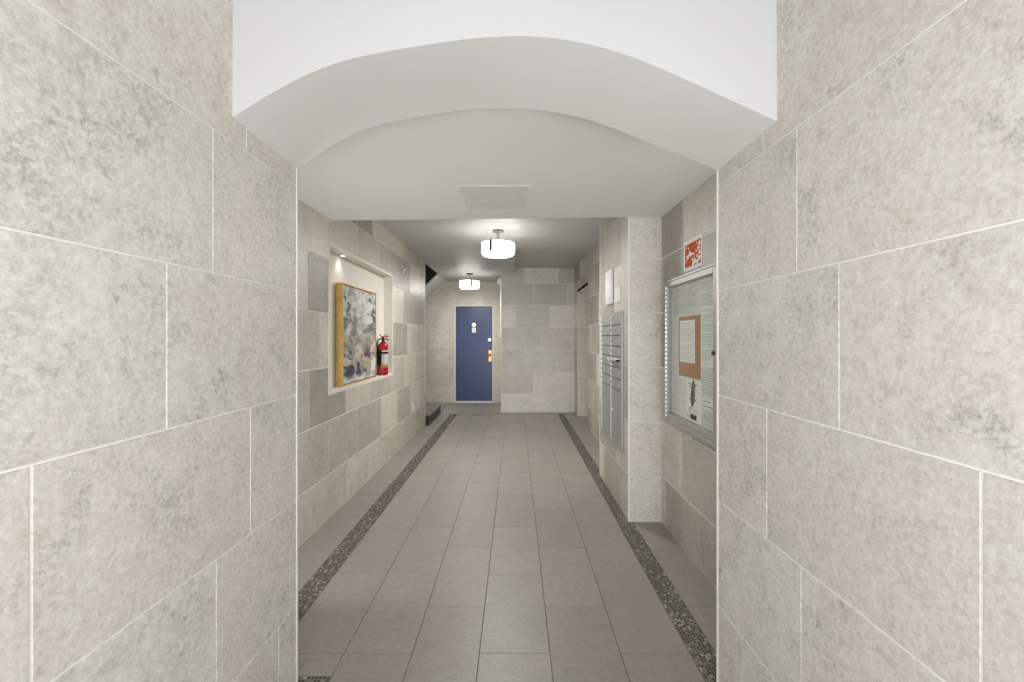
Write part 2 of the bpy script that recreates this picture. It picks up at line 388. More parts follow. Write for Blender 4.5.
# ------------------------------------------------------------------ floor
cols = [(-1.405, -1.168, 'A'), (-1.045, -.745, 'A'), (-.745, -.449, 'A'), (-.449, -.157, 'B'), (-.157, .150, 'A'), (.150, .456, 'B'), (.456, .757, 'A'), (.872, 1.40, 'B')]
def floor_mesh():
    bm = bmesh.new(); lay = bm.loops.layers.float_color.new('tile')
    def face(cs, col, mi):
        f = bm.faces.new([bm.verts.new(c) for c in cs]); f.material_index = mi
        for l in f.loops: l[lay] = col
    x0, x1, y0, y1 = -3.98, 1.45, -7.1, 9.1; d = -.0015; t = -.1
    face([(x0, y0, d), (x1, y0, d), (x1, y1, d), (x0, y1, d)], (0, 0, 0, 1), 1)
    face([(x0, y1, t), (x1, y1, t), (x1, y0, t), (x0, y0, t)], (0, 0, 0, 1), 1)
    g = .0014
    def tile(a, b, c, e):
        rr = random.Random(int(a * 1000) * 7919 + int(c * 1000))
        col = (rr.random(), rr.random(), rr.random(), 1)
        o_ = [(a + g, c + g), (b - g, c + g), (b - g, e - g), (a + g, e - g)]; k = .0008
        i_ = [(a + g + k, c + g + k), (b - g - k, c + g + k), (b - g - k, e - g - k), (a + g + k, e - g - k)]
        face([(x, y, 0) for x, y in i_], col, 0)
        for j in range(4):
            q = (j + 1) % 4
            face([(*o_[j], d), (*o_[q], d), (*i_[q], 0), (*i_[j], 0)], col, 0)
    pitch = .6165; T0 = 7.60
    for (a, b, ph) in cols:
        y = (1.848 if ph == 'A' else 2.164) - pitch * 14
        while y < T0:
            c, e = max(y, -7), min(y + pitch, T0)
            if e - c > .02:
                if a < -.8 and c < 1.72:
                    if e > 1.72: tile(a, b, max(c, 1.722), e)
                    if a > -1.3 and c < 1.60: tile(a, b, c, 1.598)
                elif a == .456 or a < -.4 or a > .8: tile(a, b, c, e) if not (a == -1.045 and c < 1.66) else None
                else: tile(a, b, c, e)
            y += pitch
    # cross border in front of the blue door
    x = -1.405
    for i in range(5):
        tile(x, x + .61, T0 + .03, T0 + .64); tile(x, x + .61, T0 + .64, T0 + 1.25); tile(x, x + .61, T0 + 1.25, 9.05); x += .61
    x = -3.9
    while x < -1.45: tile(x, min(x + .4, -1.41), 6.6, 7.6); tile(x, min(x + .4, -1.41), 7.6, 9.0); x += .4
    me = bpy.data.meshes.new('floor'); bm.to_mesh(me); bm.free()
    me.materials.append(M['floor']); me.materials.append(M['grout_f'])
    o = bpy.data.objects.new('floor', me); C.objects.link(o); return struct(o)
floor_mesh()
def mosaic(name, x0, x1, y0, y1, across='X'):
    bm = bmesh.new(); rr = random.Random(int(x0 * 100) + 5)
    box(bm, x0 - .001, x1 + .001, y0, y1, -.02, -.0004, mi=4)
    nx, ny = (8, round((y1 - y0) / .0155)) if across == 'X' else (round((x1 - x0) / .0155), 8)
    cw, ch = (x1 - x0) / nx, (y1 - y0) / ny; g = .0019
    for i in range(nx):
        sh = rr.choice((0, .5)) * ch if across == 'X' else 0
        for k in range(ny):
            xa, xb = x0 + i * cw + g, x0 + (i + 1) * cw - g
            ya, yb = y0 + k * ch + g + sh, min(y0 + (k + 1) * ch - g + sh, y1)
            if yb - ya < .003: continue
            mi = rr.choices((0, 1, 2, 3), (.66, .16, .10, .08))[0]
            q = g * .35 * rr.random()
            bm.faces.new([bm.verts.new((a, b, 0.0008)) for a, b in ((xa + q, ya), (xb, ya + q), (xb - q, yb), (xa, yb - q))]).material_index = mi
    return struct(obj(name, bm, [M['pebble_d'], M['pebble_m'], M['pebble_g'], M['pebble_l'], M['grout_m']]))
mosaic('floor_mosaic_left', -1.166, -1.047, 1.72, 7.60)
mosaic('floor_mosaic_right', .759, .870, 1.0, 7.60)
mosaic('floor_mosaic_cross', -1.405, -.762, 1.60, 1.72, 'Y')

# ------------------------------------------------------------------ ceilings
def slab(name, pts, z0, z1, m):
    bm = bmesh.new(); a = [bm.verts.new((x, y, z0)) for x, y in pts]; b = [bm.verts.new((x, y, z1)) for x, y in pts]
    bm.faces.new(list(reversed(a))); bm.faces.new(b)
    for i in range(len(pts)):
        j = (i + 1) % len(pts); bm.faces.new((a[i], a[j], b[j], b[i]))
    bmesh.ops.recalc_face_normals(bm, faces=bm.faces)
    return struct(obj(name, bm, m))
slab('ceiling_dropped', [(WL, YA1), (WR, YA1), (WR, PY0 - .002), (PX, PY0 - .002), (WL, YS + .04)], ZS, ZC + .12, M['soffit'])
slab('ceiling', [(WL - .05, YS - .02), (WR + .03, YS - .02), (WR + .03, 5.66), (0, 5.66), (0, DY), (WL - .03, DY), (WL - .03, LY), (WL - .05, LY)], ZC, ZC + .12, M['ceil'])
slab('ceiling_raised', [(-.02, 5.62), (WR + .1, 5.62), (WR + .1, BY + .1), (-.02, BY + .1)], ZC + .09, ZC + .2, M['ceil'])
slab('ceiling_entry', [(XL - .1, -7.1), (XR + .1, -7.1), (XR + .1, YA0 + .1), (XL - .1, YA0 + .1)], 2.88, 3.0, M['white'])

# ------------------------------------------------------------------ arch between entry passage and corridor
def arch():
    # half profile heights measured above the springing, as a smooth low three-centred arch
    f = [(-.845, 2.030), (-.738, 2.098), (-.617, 2.162), (-.532, 2.195), (-.445, 2.216), (-.27, 2.246), (-.112, 2.268), (.01, 2.273), (.083, 2.271),
         (.18, 2.258), (.259, 2.240), (.363, 2.206), (.557, 2.121), (.781, 2.018)]
    b = [(-.845, 2.025), (-.755, 2.088), (-.644, 2.154), (-.509, 2.202), (-.35, 2.229), (-.203, 2.2525), (-.01, 2.2585), (.106, 2.2505),
         (.288, 2.215), (.517, 2.125), (.699, 2.055), (.781, 2.018)]
    def smooth(pts, n=61):
        xs = [XL + (XR - XL) * i / (n - 1) for i in range(n)]
        # monotone cubic through the points
        X = [p[0] for p in pts]; Y = [p[1] for p in pts]
        d = [(Y[i + 1] - Y[i]) / (X[i + 1] - X[i]) for i in range(len(X) - 1)]
        m = [d[0]] + [(d[i - 1] + d[i]) / 2 for i in range(1, len(d))] + [d[-1]]
        out = []
        for x in xs:
            i = max(j for j in range(len(X) - 1) if x >= X[j] - 1e-9); h = X[i + 1] - X[i]; t = (x - X[i]) / h
            y = (2 * t**3 - 3 * t**2 + 1) * Y[i] + (t**3 - 2 * t**2 + t) * h * m[i] + (-2 * t**3 + 3 * t**2) * Y[i + 1] + (t**3 - t**2) * h * m[i + 1]
            out.append(y)
        for _ in range(6): out = [out[0]] + [(out[i - 1] + 2 * out[i] + out[i + 1]) / 4 for i in range(1, n - 1)] + [out[-1]]
        return list(zip(xs, out))
    F_, B_ = smooth(f), smooth(b); bm = bmesh.new(); top = 2.9; n = len(F_)
    fa = [bm.verts.new((x, YA0, z)) for x, z in F_]; ba = [bm.verts.new((x, YA1, z)) for x, z in B_]
    ft = [bm.verts.new((x, YA0, top)) for x, z in F_]; bt = [bm.verts.new((x, YA1, top)) for x, z in B_]
    for i in range(n - 1):
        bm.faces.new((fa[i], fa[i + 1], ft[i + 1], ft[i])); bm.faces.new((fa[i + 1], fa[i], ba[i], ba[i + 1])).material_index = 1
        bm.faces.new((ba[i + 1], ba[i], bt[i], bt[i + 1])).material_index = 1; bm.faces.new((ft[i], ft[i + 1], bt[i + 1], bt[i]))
    bm.faces.new((fa[0], ft[0], bt[0], ba[0])); bm.faces.new((fa[-1], ba[-1], bt[-1], ft[-1]))
    bmesh.ops.recalc_face_normals(bm, faces=bm.faces)
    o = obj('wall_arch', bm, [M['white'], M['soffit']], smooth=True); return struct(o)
arch()

# ------------------------------------------------------------------ niche
bm = bmesh.new()
t = .012
box(bm, NX - .03, NX, NY0 - .03, NY1 + .03, NZ0 - .03, NZ1 + .03)
box(bm, NX, WL + .004, NY0 - .02, NY0 + .004, NZ0 - .02, NZ1 + .02); box(bm, NX, WL + .004, NY1 - .004, NY1 + .02, NZ0 - .02, NZ1 + .02)
box(bm, NX, WL + .004, NY0 + .004, NY1 - .004, NZ0 - .02, NZ0 + .004); box(bm, NX, WL + .004, NY0 + .004, NY1 - .004, NZ1 - .004, NZ1 + .02)
struct(obj('wall_niche', bm, M['niche']))

# ------------------------------------------------------------------ edge trims
def trim(i, *a): struct(obj('trim_%d' % i, B(*a, bev=.0015), M['trimw']))
trim(1, XL - .004, XL + .003, YA1 - .009, YA1 + .003, 0, 2.024)
trim(2, XR - .003, XR + .004, YA1 - .009, YA1 + .003, 0, 2.017)
trim(3, PX - .003, PX + .010, PY0 - .003, PY0 + .010, 0, ZS)
trim(5, WL - .006, WL + .003, LY - .010, LY + .003, 0, ZC)
trim(6, AX - .003, AX + .010, BY - .003, BY + .010, 0, ZC)
trim(7, PX - .003, PX + .008, PY1 - .008, PY1 + .003, 0, ZC)
trim(8, WR - .003, WR + .008, OY1 - .003, OY1 + .008, 0, OZ)
# transverse strip in the floor before the far door
struct(obj('trim_9', B(-1.36, AX, 7.602, 7.628, -.01, .0012), M['pebble_d']))

# ------------------------------------------------------------------ blue apartment door
d = struct(obj('door_1', B(DX0 + .02, DX1 - .006, DY + .03, DY + .07, .03, DZ - .012, bev=.003), M['blue']))
def dpart(name, bm, m, smooth=False):
    o = obj(name, bm, m, None, smooth); o.parent = d; return o
bm = bmesh.new()
box(bm, DX0 - .028, DX0 + .018, DY - .018, DY + .09, 0, DZ + .025, bev=.003); box(bm, DX1 - .004, DX1 + .035, DY - .018, DY + .09, 0, DZ + .025, bev=.003)
box(bm, DX0 + .018, DX1 - .004, DY - .016, DY + .09, DZ - .010, DZ + .025, bev=.003)
dpart('door_frame', bm, M['niche'])
dpart('threshold', B(DX0 + .018, DX1 - .004, DY - .03, DY + .08, 0, .024, bev=.004), M['trimw'])
dpart('hinge_jamb_seal', B(DX0 + .018, DX0 + .024, DY + .012, DY + .03, .03, DZ - .012), M['dark'])
bm = bmesh.new(); cyl(bm, (-.880, DY + .03, 1.640), .045, .02, '-Y', 24); cyl(bm, (-.880, DY + .01, 1.640), .018, .01, '-Y', 16)
k = dpart('door_viewer', bm, M['metal_l'], True)
pl = dpart('number_plate', B(-.920, -.840, DY + .022, DY + .03, 1.475, 1.580, bev=.003), M['metal_l'])
cu = bpy.data.curves.new('digit', 'FONT'); cu.body = '2'; cu.size = .10; cu.extrude = .001; cu.align_x = 'CENTER'
dg = bpy.data.objects.new('digit', cu); C.objects.link(dg); dg.location = (-.880, DY + .020, 1.490); dg.rotation_euler = (R(90), 0, 0)
dg.data.materials.append(M['bronze']); dg.parent = pl
bm = bmesh.new(); cyl(bm, (-.548, DY + .03, 1.325), .034, .022, '-Y', 24); cyl(bm, (-.548, DY + .008, 1.325), .014, .006, '-Y', 12)
dpart('deadbolt', bm, M['metal_l'], True)
lp = dpart('lock_plate', B(-.572, -.500, DY + .022, DY + .03, .86, 1.10, bev=.004), M['brass'])
bm = bmesh.new(); cyl(bm, (-.540, DY + .022, 1.00), .012, .04, '-Y', 16); bmesh.ops.create_uvsphere(bm, u_segments=20, v_segments=12, radius=.03, matrix=Matrix.Translation((-.540, DY - .03, 1.00)))
kb = obj('door_knob', bm, M['brass'], None, True); kb.parent = lp
# plain door in the side doorway
d2 = struct(obj('door_2', B(1.40, 1.44, OY0 + .005, OY1 - .005, .004, OZ - .005, bev=.003), M['niche']))
bm = bmesh.new(); cyl(bm, (1.40, OY0 + .10, 1.0), .012, .05, '-X', 16); bmesh.ops.create_uvsphere(bm, u_segments=20, v_segments=12, radius=.028, matrix=Matrix.Translation((1.345, OY0 + .10, 1.0)))
kb = obj('door_knob', bm, M['nickel'], None, True); kb.parent = d2

# ------------------------------------------------------------------ stairs
SX, SY0, SY1 = -1.335, 6.625, 7.66
st = thing('staircase', 'dark granite stair with grey treads starting at the end of the left wall', 'staircase', (SX, (SY0 + SY1) / 2, 0))
for i in range(8):
    x1 = SX - .27 * i; x0 = x1 - .275 if i < 7 else -3.88; z = .172 * i
    s = obj('riser', B(x0 + .0, x1 - (.012 if 1 else 0), SY0, SY1, max(0, z - .172 * 0), z + .142), M['granite'], st)
    if i: 
        pass
    obj('tread', B(x0, x1, SY0, SY1 + .006, z + .142, z + .172, bev=.004), M['slate'] , st)
# underside of the returning flight above
up = thing('upper_flight', 'white plastered underside of the stair flight sloping down left of the blue door', 'staircase', (-1.45, 8.46, ZC))
bm = bmesh.new(); sl = .93; x0, x1 = -3.2, -1.445; ya, yb = 7.97, DY - .002
def zz(x): return ZC + (x - x1) * sl
for q in (0,):
    a = [(x0, zz(x0)), (x1, zz(x1)), (x1, zz(x1) + .02), (x0, zz(x0) + .02)]
    va = [bm.verts.new((x, ya, z)) for x, z in a]; vb = [bm.verts.new((x, yb, z)) for x, z in a]
    bm.faces.new(va); bm.faces.new(list(reversed(vb)))
    for i in range(4): bm.faces.new((va[i], va[(i + 1) % 4], vb[(i + 1) % 4], vb[i]))
bmesh.ops.recalc_face_normals(bm, faces=bm.faces)
obj('sloping_underside', bm, M['white'], up)
bm = bmesh.new()
for (y0, y1, dz, nm) in ((ya - .012, ya + .03, -.012, 'edge_moulding'), (yb - .03, yb, -.012, 'wall_moulding')):
    bm = bmesh.new()
    a = [(x0, zz(x0) + dz), (x1, zz(x1) + dz), (x1, zz(x1) + .03), (x0, zz(x0) + .03)]
    va = [bm.verts.new((x, y0, z)) for x, z in a]; vb = [bm.verts.new((x, y1, z)) for x, z in a]
    bm.faces.new(va); bm.faces.new(list(reversed(vb)))
    for i in range(4): bm.faces.new((va[i], va[(i + 1) % 4], vb[(i + 1) % 4], vb[i]))
    bmesh.ops.recalc_face_normals(bm, faces=bm.faces)
    obj(nm, bm, M['trimw'], up)
bm = bmesh.new(); a = [(x0, zz(x0) + .03), (x1 - .03, zz(x1) + .03 - .03 * sl), (x1 - .03, ZC + 1.2), (x0, ZC + 1.2)]
va = [bm.verts.new((x, ya + .02, z)) for x, z in a]; vb = [bm.verts.new((x, ya + .05, z)) for x, z in a]
bm.faces.new(va); bm.faces.new(list(reversed(vb)))
for i in range(4): bm.faces.new((va[i], va[(i + 1) % 4], vb[(i + 1) % 4], vb[i]))
bmesh.ops.recalc_face_normals(bm, faces=bm.faces)
obj('dark_void_panel', bm, M['black'], up)  # black panel put in as the darkness of the stairwell void

# ------------------------------------------------------------------ ceiling lamps
def lamp(cx, cy, label, first=None, rot=0):
    if first:
        r = first.copy(); C.objects.link(r); r.location = (cx, cy, ZC); r.rotation_euler = (0, 0, rot); r['label'] = label
        for ch in list(first.children):
            c = ch.copy(); C.objects.link(c); c.parent = r
            for a, b in (('lamp', 'lamp_f'), ('diff', 'diff_f')):
                if c.data.materials[0] == M[a]: c.data = c.data.copy(); c.data.materials[0] = M[b]
            for g_ in ch.children: e = g_.copy(); C.objects.link(e); e.parent = c
    else:
        r = thing('ceiling_lamp', label, 'lamp', (0, 0, 0), 'drum ceiling lamps along the corridor')
        obj('canopy', lathe([(0, 0), (.062, 0), (.062, -.012), (.055, -.020), (0, -.022)], (0, 0, 0)), M['bronze'], r, True)
        bm = bmesh.new(); cyl(bm, (0, 0, -.15), .012, .13, 'Z', 16); obj('stem', bm, M['nickel'], r, True)
        Rr = .179
        sh = [(Rr - .006, -.150), (Rr, -.146), (Rr + .002, -.20), (Rr + .001, -.245), (Rr - .006, -.264), (Rr - .016, -.271)]
        obj('lamp_shade', lathe(sh, (0, 0, 0), 48), M['lamp'], r, True)
        obj('diffuser', lathe([(Rr - .016, -.271), (Rr - .10, -.279), (0, -.282)], (0, 0, 0), 48), M['diff'], r, True)
        obj('light_stop', lathe([(Rr - .008, -.152), (0, -.150)], (0, 0, 0), 48), M['plastic'], r, True)  # opaque disc added to keep the shade's glow off the ceiling
        for k in range(3):
            a = R(-112 + 120 * k)
            b2 = bmesh.new(); box(b2, -.018, .018, Rr + .005, Rr + .012, -.262, -.142, bev=.001); box(b2, -.006, .006, 0, Rr + .006, -.150, -.144)
            bmesh.ops.rotate(b2, verts=b2.verts, cent=(0, 0, 0), matrix=Matrix.Rotation(a - PI / 2, 3, 'Z'))
            obj('strap', b2, M['bronze'], r)
        obj('finial', lathe([(0, -.283), (.014, -.285), (.016, -.291), (.008, -.296), (0, -.298)], (0, 0, 0), 20), M['nickel'], r, True)
        r.location = (cx, cy, ZC)
    return r
l1 = lamp(-.193, 4.68, 'larger looking drum ceiling lamp, the nearer of the two, hanging mid corridor')
lamp(-.846, 7.82, 'smaller looking drum ceiling lamp, the farther one, before the blue door', l1, R(40))

# ------------------------------------------------------------------ access panel in the dropped ceiling
t_ = thing('access_panel', 'flat grey square access panel in the dropped ceiling behind the arch', 'access panel', (-.13, 2.74, ZS))
ax0, ax1, ay0, ay1 = -.35, .09, 2.50, 2.985
bm = bmesh.new()
for a in ((ax0, ax1, ay0, ay0 + .018), (ax0, ax1, ay1 - .018, ay1), (ax0, ax0 + .018, ay0 + .018, ay1 - .018), (ax1 - .018, ax1, ay0 + .018, ay1 - .018)):
    box(bm, *a, ZS - .0028, ZS, bev=.0008)
obj('frame', bm, M['soffit'], t_)
obj('panel', B(ax0 + .019, ax1 - .019, ay0 + .019, ay1 - .019, ZS - .002, ZS), M['panel'], t_)

# ------------------------------------------------------------------ painting in the niche
PYa, PYb, PZa, PZb, PXf, PXb = 3.533, 4.378, NZ0 + .005, 1.829, -1.434, -1.492
p = thing('framed_painting', 'abstract grey and blue painting in a gold floater frame standing in the wall niche', 'painting', (PXb, (PYa + PYb) / 2, PZa))
bm = bmesh.new(); fw = .010
box(bm, PXb, PXf, PYa, PYa + fw, PZa, PZb); box(bm, PXb, PXf, PYb - fw, PYb, PZa, PZb)
box(bm, PXb, PXf, PYa + fw, PYb - fw, PZa, PZa + fw); box(bm, PXb, PXf, PYa + fw, PYb - fw, PZb - fw, PZb)
obj('frame', bm, M['gold'], p)
obj('shadow_gap', B(PXb + .002, PXb + .02, PYa + fw, PYb - fw, PZa + fw, PZb - fw), M['dark'], p)
obj('canvas', B(PXb + .02, PXf - .003, PYa + .017, PYb - .017, PZa + .017, PZb - .017, bev=.002), M['painting'], p)

# ------------------------------------------------------------------ fire extinguisher
ex, ey, ez = -1.442, 4.628, NZ0 + .005
e = thing('fire_extinguisher', 'small red fire extinguisher with white label at the far end of the wall niche', 'fire extinguisher', (ex, ey, ez))
obj('cylinder', lathe([(0, .004), (.040, .0), (.051, .006), (.053, .02), (.053, .30), (.050, .325), (.040, .345), (.022, .360), (.018, .368), (0, .368)], (ex, ey, ez), 36), M['red'], e, True)
def arcband(r, z0, z1, a0, a1, n=20):
    bm = bmesh.new(); prev = None
    for i in range(n + 1):
        a = a0 + (a1 - a0) * i / n; c, s = math.cos(a), math.sin(a)
        cur = (bm.verts.new((ex + r * c, ey + r * s, ez + z0)), bm.verts.new((ex + r * c, ey + r * s, ez + z1)))
        if prev: bm.faces.new((prev[0], cur[0], cur[1], prev[1]))
        prev = cur
    bmesh.ops.solidify(bm, geom=bm.faces, thickness=.0008)
    bmesh.ops.recalc_face_normals(bm, faces=bm.faces)
    return bm
obj('white_label', arcband(.0545, .115, .270, R(-88), R(35)), M['paper'], e)
obj('orange_band', arcband(.0545, .088, .113, R(-110), R(40)), M['yellow'], e)
obj('instruction_label', arcband(.0545, .095, .27, R(-150), R(-92)), M['ink_d'], e)
obj('strap', arcband(.0556, .232, .254, R(-179), R(179), 40), M['black'], e)
bm = bmesh.new(); cyl(bm, (ex, ey, ez + .366), .015, .03, 'Z', 16); box(bm, ex - .014, ex + .014, ey - .016, ey + .016, ez + .385, ez + .41, bev=.003)
obj('valve', bm, M['black'], e, True)
bm = bmesh.new(); tube(bm, [(ex - .01, ey, ez + .40), (ex + .03, ey - .01, ez + .395), (ex + .065, ey - .015, ez + .38)], .006)
obj('carry_handle', bm, M['black'], e, True)
bm = bmesh.new(); tube(bm, [(ex - .012, ey, ez + .412), (ex + .02, ey - .01, ez + .425), (ex + .06, ey - .015, ez + .42)], .007); tube(bm, [(ex - .012, ey, ez + .41), (ex - .03, ey - .02, ez + .44)], .006)
obj('lever', bm, M['red'], e, True)
bm = bmesh.new(); tube(bm, [(ex - .01, ey - .015, ez + .395), (ex - .035, ey - .035, ez + .39), (ex - .048, ey - .045, ez + .35), (ex - .05, ey - .043, ez + .26), (ex - .048, ey - .04, ez + .12)], .008)
obj('hose', bm, M['black'], e, True)
bm = bmesh.new(); cyl(bm, (ex + .014, ey, ez + .395), .012, .012, 'X', 16); obj('gauge', bm, M['metal_l'], e, True)

# niche downlight, sensor, outlet
g = thing('niche_downlight', 'small round recessed downlight in the top of the wall niche above the painting', 'downlight', (-1.462, 3.60, NZ1 - .004))
obj('ring', lathe([(.020, 0), (.030, 0), (.030, -.005), (.022, -.006), (.020, 0)], (-1.462, 3.60, NZ1 - .004), 24), M['metal_l'], g, True)
bm = bmesh.new(); cyl(bm, (-1.462, 3.60, NZ1 - .0065), .020, .0025, 'Z', 24); obj('lens', bm, M['spot'], g)
sp = bpy.data.lights.new('niche_spot', 'SPOT'); sp.energy = 1.3; sp.spot_size = R(110); sp.spot_blend = .6; sp.shadow_soft_size = .02; sp.color = (1, .94, .84)
so = bpy.data.objects.new('niche_spot', sp); C.objects.link(so); so.location = (-1.455, 3.60, NZ1 - .015)
s = thing('wall_sensor', 'tiny round pale sensor button high on the left wall past the niche', 'sensor', (WL, 5.36, 2.205))
bm = bmesh.new(); cyl(bm, (WL, 5.36, 2.205), .032, .012, 'X', 24); obj('base', bm, M['plastic'], s, True)
bm = bmesh.new(); cyl(bm, (WL + .012, 5.36, 2.195), .013, .012, 'X', 16); obj('eye', bm, M['bronze'], s, True)
s = thing('wall_outlet', 'white wall outlet plate low on the left wall near the stair', 'outlet', (WL, 5.80, .43))
obj('cover_plate', B(WL, WL + .006, 5.765, 5.835, .375, .485, bev=.002), M['plastic'], s)
for dz in (.018, -.030): 
    obj('socket', B(WL + .006, WL + .008, 5.785, 5.815, .43 + dz - .004, .43 + dz + .018), M['paper2'], s)

# ------------------------------------------------------------------ mailboxes on the pier
m0, m1, mz0, mz1 = 3.31, 4.09, .478, 1.582
t = thing('mailbox_cabinet', 'aluminium apartment mailbox cabinet with two columns of doors set in the tiled pier', 'mailbox', (PX, (m0 + m1) / 2, mz0))
bm = bmesh.new(); fx = PX - .012
for a in ((m0, m0 + .030, mz0, mz1), (m1 - .028, m1, mz0, mz1), (m0 + .030, m1 - .028, mz1 - .022, mz1), (m0 + .030, m1 - .028, mz0, mz0 + .025), (3.672, 3.700, mz0 + .025, mz1 - .022)):
    box(bm, fx - .004, PX, *a, bev=.0015)
obj('frame', bm, M['metal'], t)
obj('inner_shadow', B(fx + .006, PX, m0 + .02, m1 - .02, mz0 + .015, mz1 - .01), M['dark'], t)
zt, dh, nrow = 1.560, .0880, 7
for (ya, yb) in ((m0 + .033, 3.669), (3.703, m1 - .031)):
    for r in range(nrow):
        z1_ = zt - r * dh; z0_ = z1_ - dh + .008
        opened = (r == 4 and ya < 3.5)
        dr = obj('mailbox_door', B(fx - .002, fx + .006, ya, yb, z0_, z1_, bev=.0012), M['metal_d'], t)
        sub('lock', cyl(bmesh.new(), (fx - .002, ya + .05, (z0_ + z1_) / 2), .009, .005, '-X', 12), M['metal_l'], dr, t, True)
        sub('name_slot', B(fx - .0035, fx - .002, (ya + yb) / 2 - .01, (ya + yb) / 2 + .07, z1_ - .026, z1_ - .012), M['metal'], dr, t)
        for zc in (z0_ + .016, z1_ - .016):
            sub('hinge', cyl(bmesh.new(), (fx - .003, yb + .004, zc - .010), .006, .022, 'Z', 8), M['metal_l'], dr, t, True)
    z1_ = zt - nrow * dh; z0_ = mz0 + .030
    dr = obj('parcel_door', B(fx - .002, fx + .006, ya, yb, z0_, z1_, bev=.0012), M['metal_d'], t)
    sub('lock', cyl(bmesh.new(), (fx - .002, yb - .035, (z0_ + z1_) / 2 + .03), .012, .010, '-X', 12), M['metal_l'], dr, t, True)
    sub('hinge', B(fx - .006, fx, yb + .001, yb + .006, z0_, z1_), M['metal_l'], dr, t)
bm = bmesh.new(); box(bm, fx - .040, fx - .002, 3.36, 3.66, 1.196, 1.204, bev=.002); box(bm, fx - .042, fx - .036, 3.36, 3.66, 1.186, 1.206, bev=.002)
obj('mail_slot_hood', bm, M['metal_l'], t); obj('mail_slot', B(fx - .006, fx - .002, 3.37, 3.65, 1.176, 1.196), M['dark'], t)

# intercom and plate above
t = thing('intercom_panel', 'pale metal intercom panel on the tiled pier above the mailboxes', 'intercom', (PX, 3.77, 1.66))
obj('housing', B(PX - .018, PX, 3.647, 3.895, 1.665, 1.965, bev=.003), M['plastic'], t)
obj('face_plate', B(PX - .021, PX - .018, 3.662, 3.880, 1.680, 1.950, bev=.001), M['metal_l'], t)
for k in range(8): obj('call_button', cyl(bmesh.new(), (PX - .021, 3.70, 1.71 + .03 * k), .006, .003, '-X', 12), M['nickel'], t)
t = obj('blank_cover_plate', B(PX - .006, PX, 3.40, 3.585, 1.662, 1.785, bev=.002), M['trimw'])
tag(t, 'flat pale blank cover plate on the pier beside the intercom', 'cover plate')

# ------------------------------------------------------------------ notice board
b0, b1, bz0, bz1 = 2.190, 2.945, .800, 1.758
BD = .042
t = thing('notice_board', 'silver framed glazed notice board with key lock on the right wall', 'notice board', (WR, (b0 + b1) / 2, bz0))
bm = bmesh.new(); fw = .058
for a in ((b0, b0 + fw, bz0, bz1), (b1 - .022, b1, bz0, bz1), (b0 + fw, b1 - .022, bz1 - .045, bz1), (b0 + fw, b1 - .022, bz0, bz0 + .058)):
    box(bm, WR - BD, WR, *a, bev=.004)
# raised outer lip
for a in ((b0 - .004, b0 + .012, bz0 - .004, bz1 + .004), (b1 - .008, b1 + .003, bz0 - .004, bz1 + .004), (b0 + .012, b1 - .008, bz1 - .010, bz1 + .004), (b0 + .012, b1 - .008, bz0 - .004, bz0 + .012)):
    box(bm, WR - BD - .006, WR, *a, bev=.002)
obj('frame', bm, M['metal'], t)
obj('back_panel', B(WR - .008, WR, b0 + fw, b1 - .022, bz0 + .058, bz1 - .045), M['paper2'], t)
obj('glass', B(WR - BD + .010, WR - BD + .013, b0 + fw - .004, b1 - .018, bz0 + .054, bz1 - .041), M['glass'], t)
bm = bmesh.new()
z = bz0 + .03
while z < bz1 - .05:
    cyl(bm, (WR - BD - .006, b1 - .016, z), .007, .018, 'Z', 10); z += .030
obj('piano_hinge', bm, M['metal_l'], t, True)
obj('lock', cyl(bmesh.new(), (WR - BD, b0 + .046, 1.29), .011, .008, '-X', 18), M['dark'], t, True)

# sheets on the board: (far Y, near Y, bottom Z, top Z, layer)
def sheet(name, y0, y1, z0, z1, label, layer=0, mt='paper', lines=None, cat='notice', ink='ink', extra=None):
    x = WR - .008 - .0016 * layer
    o = obj(name, B(x - .0012, x, y0, y1, z0, z1), M[mt])
    tag(o, label, cat)
    if lines:
        bm = bmesh.new(); rr = random.Random(int(y0 * 1000 + z0 * 100)); n, m_ = lines, .012
        for i in range(n):
            zc = z1 - .02 - (z1 - z0 - .035) * i / max(1, n - 1)
            if rr.random() < .12: continue
            ys = y1 - m_; ye = y0 + m_ + (y1 - y0 - 2 * m_) * (rr.random() * .45 if rr.random() < .4 else rr.random() * .08)
            box(bm, x - .0017, x - .0012, ye, ys, zc - .0018, zc + .0018)
        c = obj('printed_text', bm, M[ink]); c.parent = o
    for nm, bm, mm in (extra or []):
        c = obj(nm, bm(x), M[mm]); c.parent = o
    return o
sheet('paper_notice', 2.510, 2.895, 1.510, 1.708, 'wide grey sheet of fine print in the upper left of the notice board', 0, 'paper2', 22)
sheet('paper_notice', 2.290, 2.500, 1.530, 1.708, 'small pale sheet in the upper right corner of the notice board', 0, 'paper', 14)
o = obj('cork_sheet', B(WR - .0105, WR - .008, 2.472, 2.795, 1.125, 1.505), M['cork']); tag(o, 'brown cork sheet in the middle of the notice board behind the white page', 'cork board')
bm = None
sheet('paper_notice', 2.543, 2.773, 1.216, 1.480, 'white printed page pinned over the brown cork sheet', 2, 'paper', 16)
sheet('paper_notice', 2.290, 2.466, 1.205, 1.520, 'tall narrow printed page right of the cork sheet, beside the lock', 0, 'paper', 26)
sheet('paper_notice', 2.290, 2.466, 1.045, 1.195, 'small grey page below the tall narrow page', 0, 'paper2', 9)
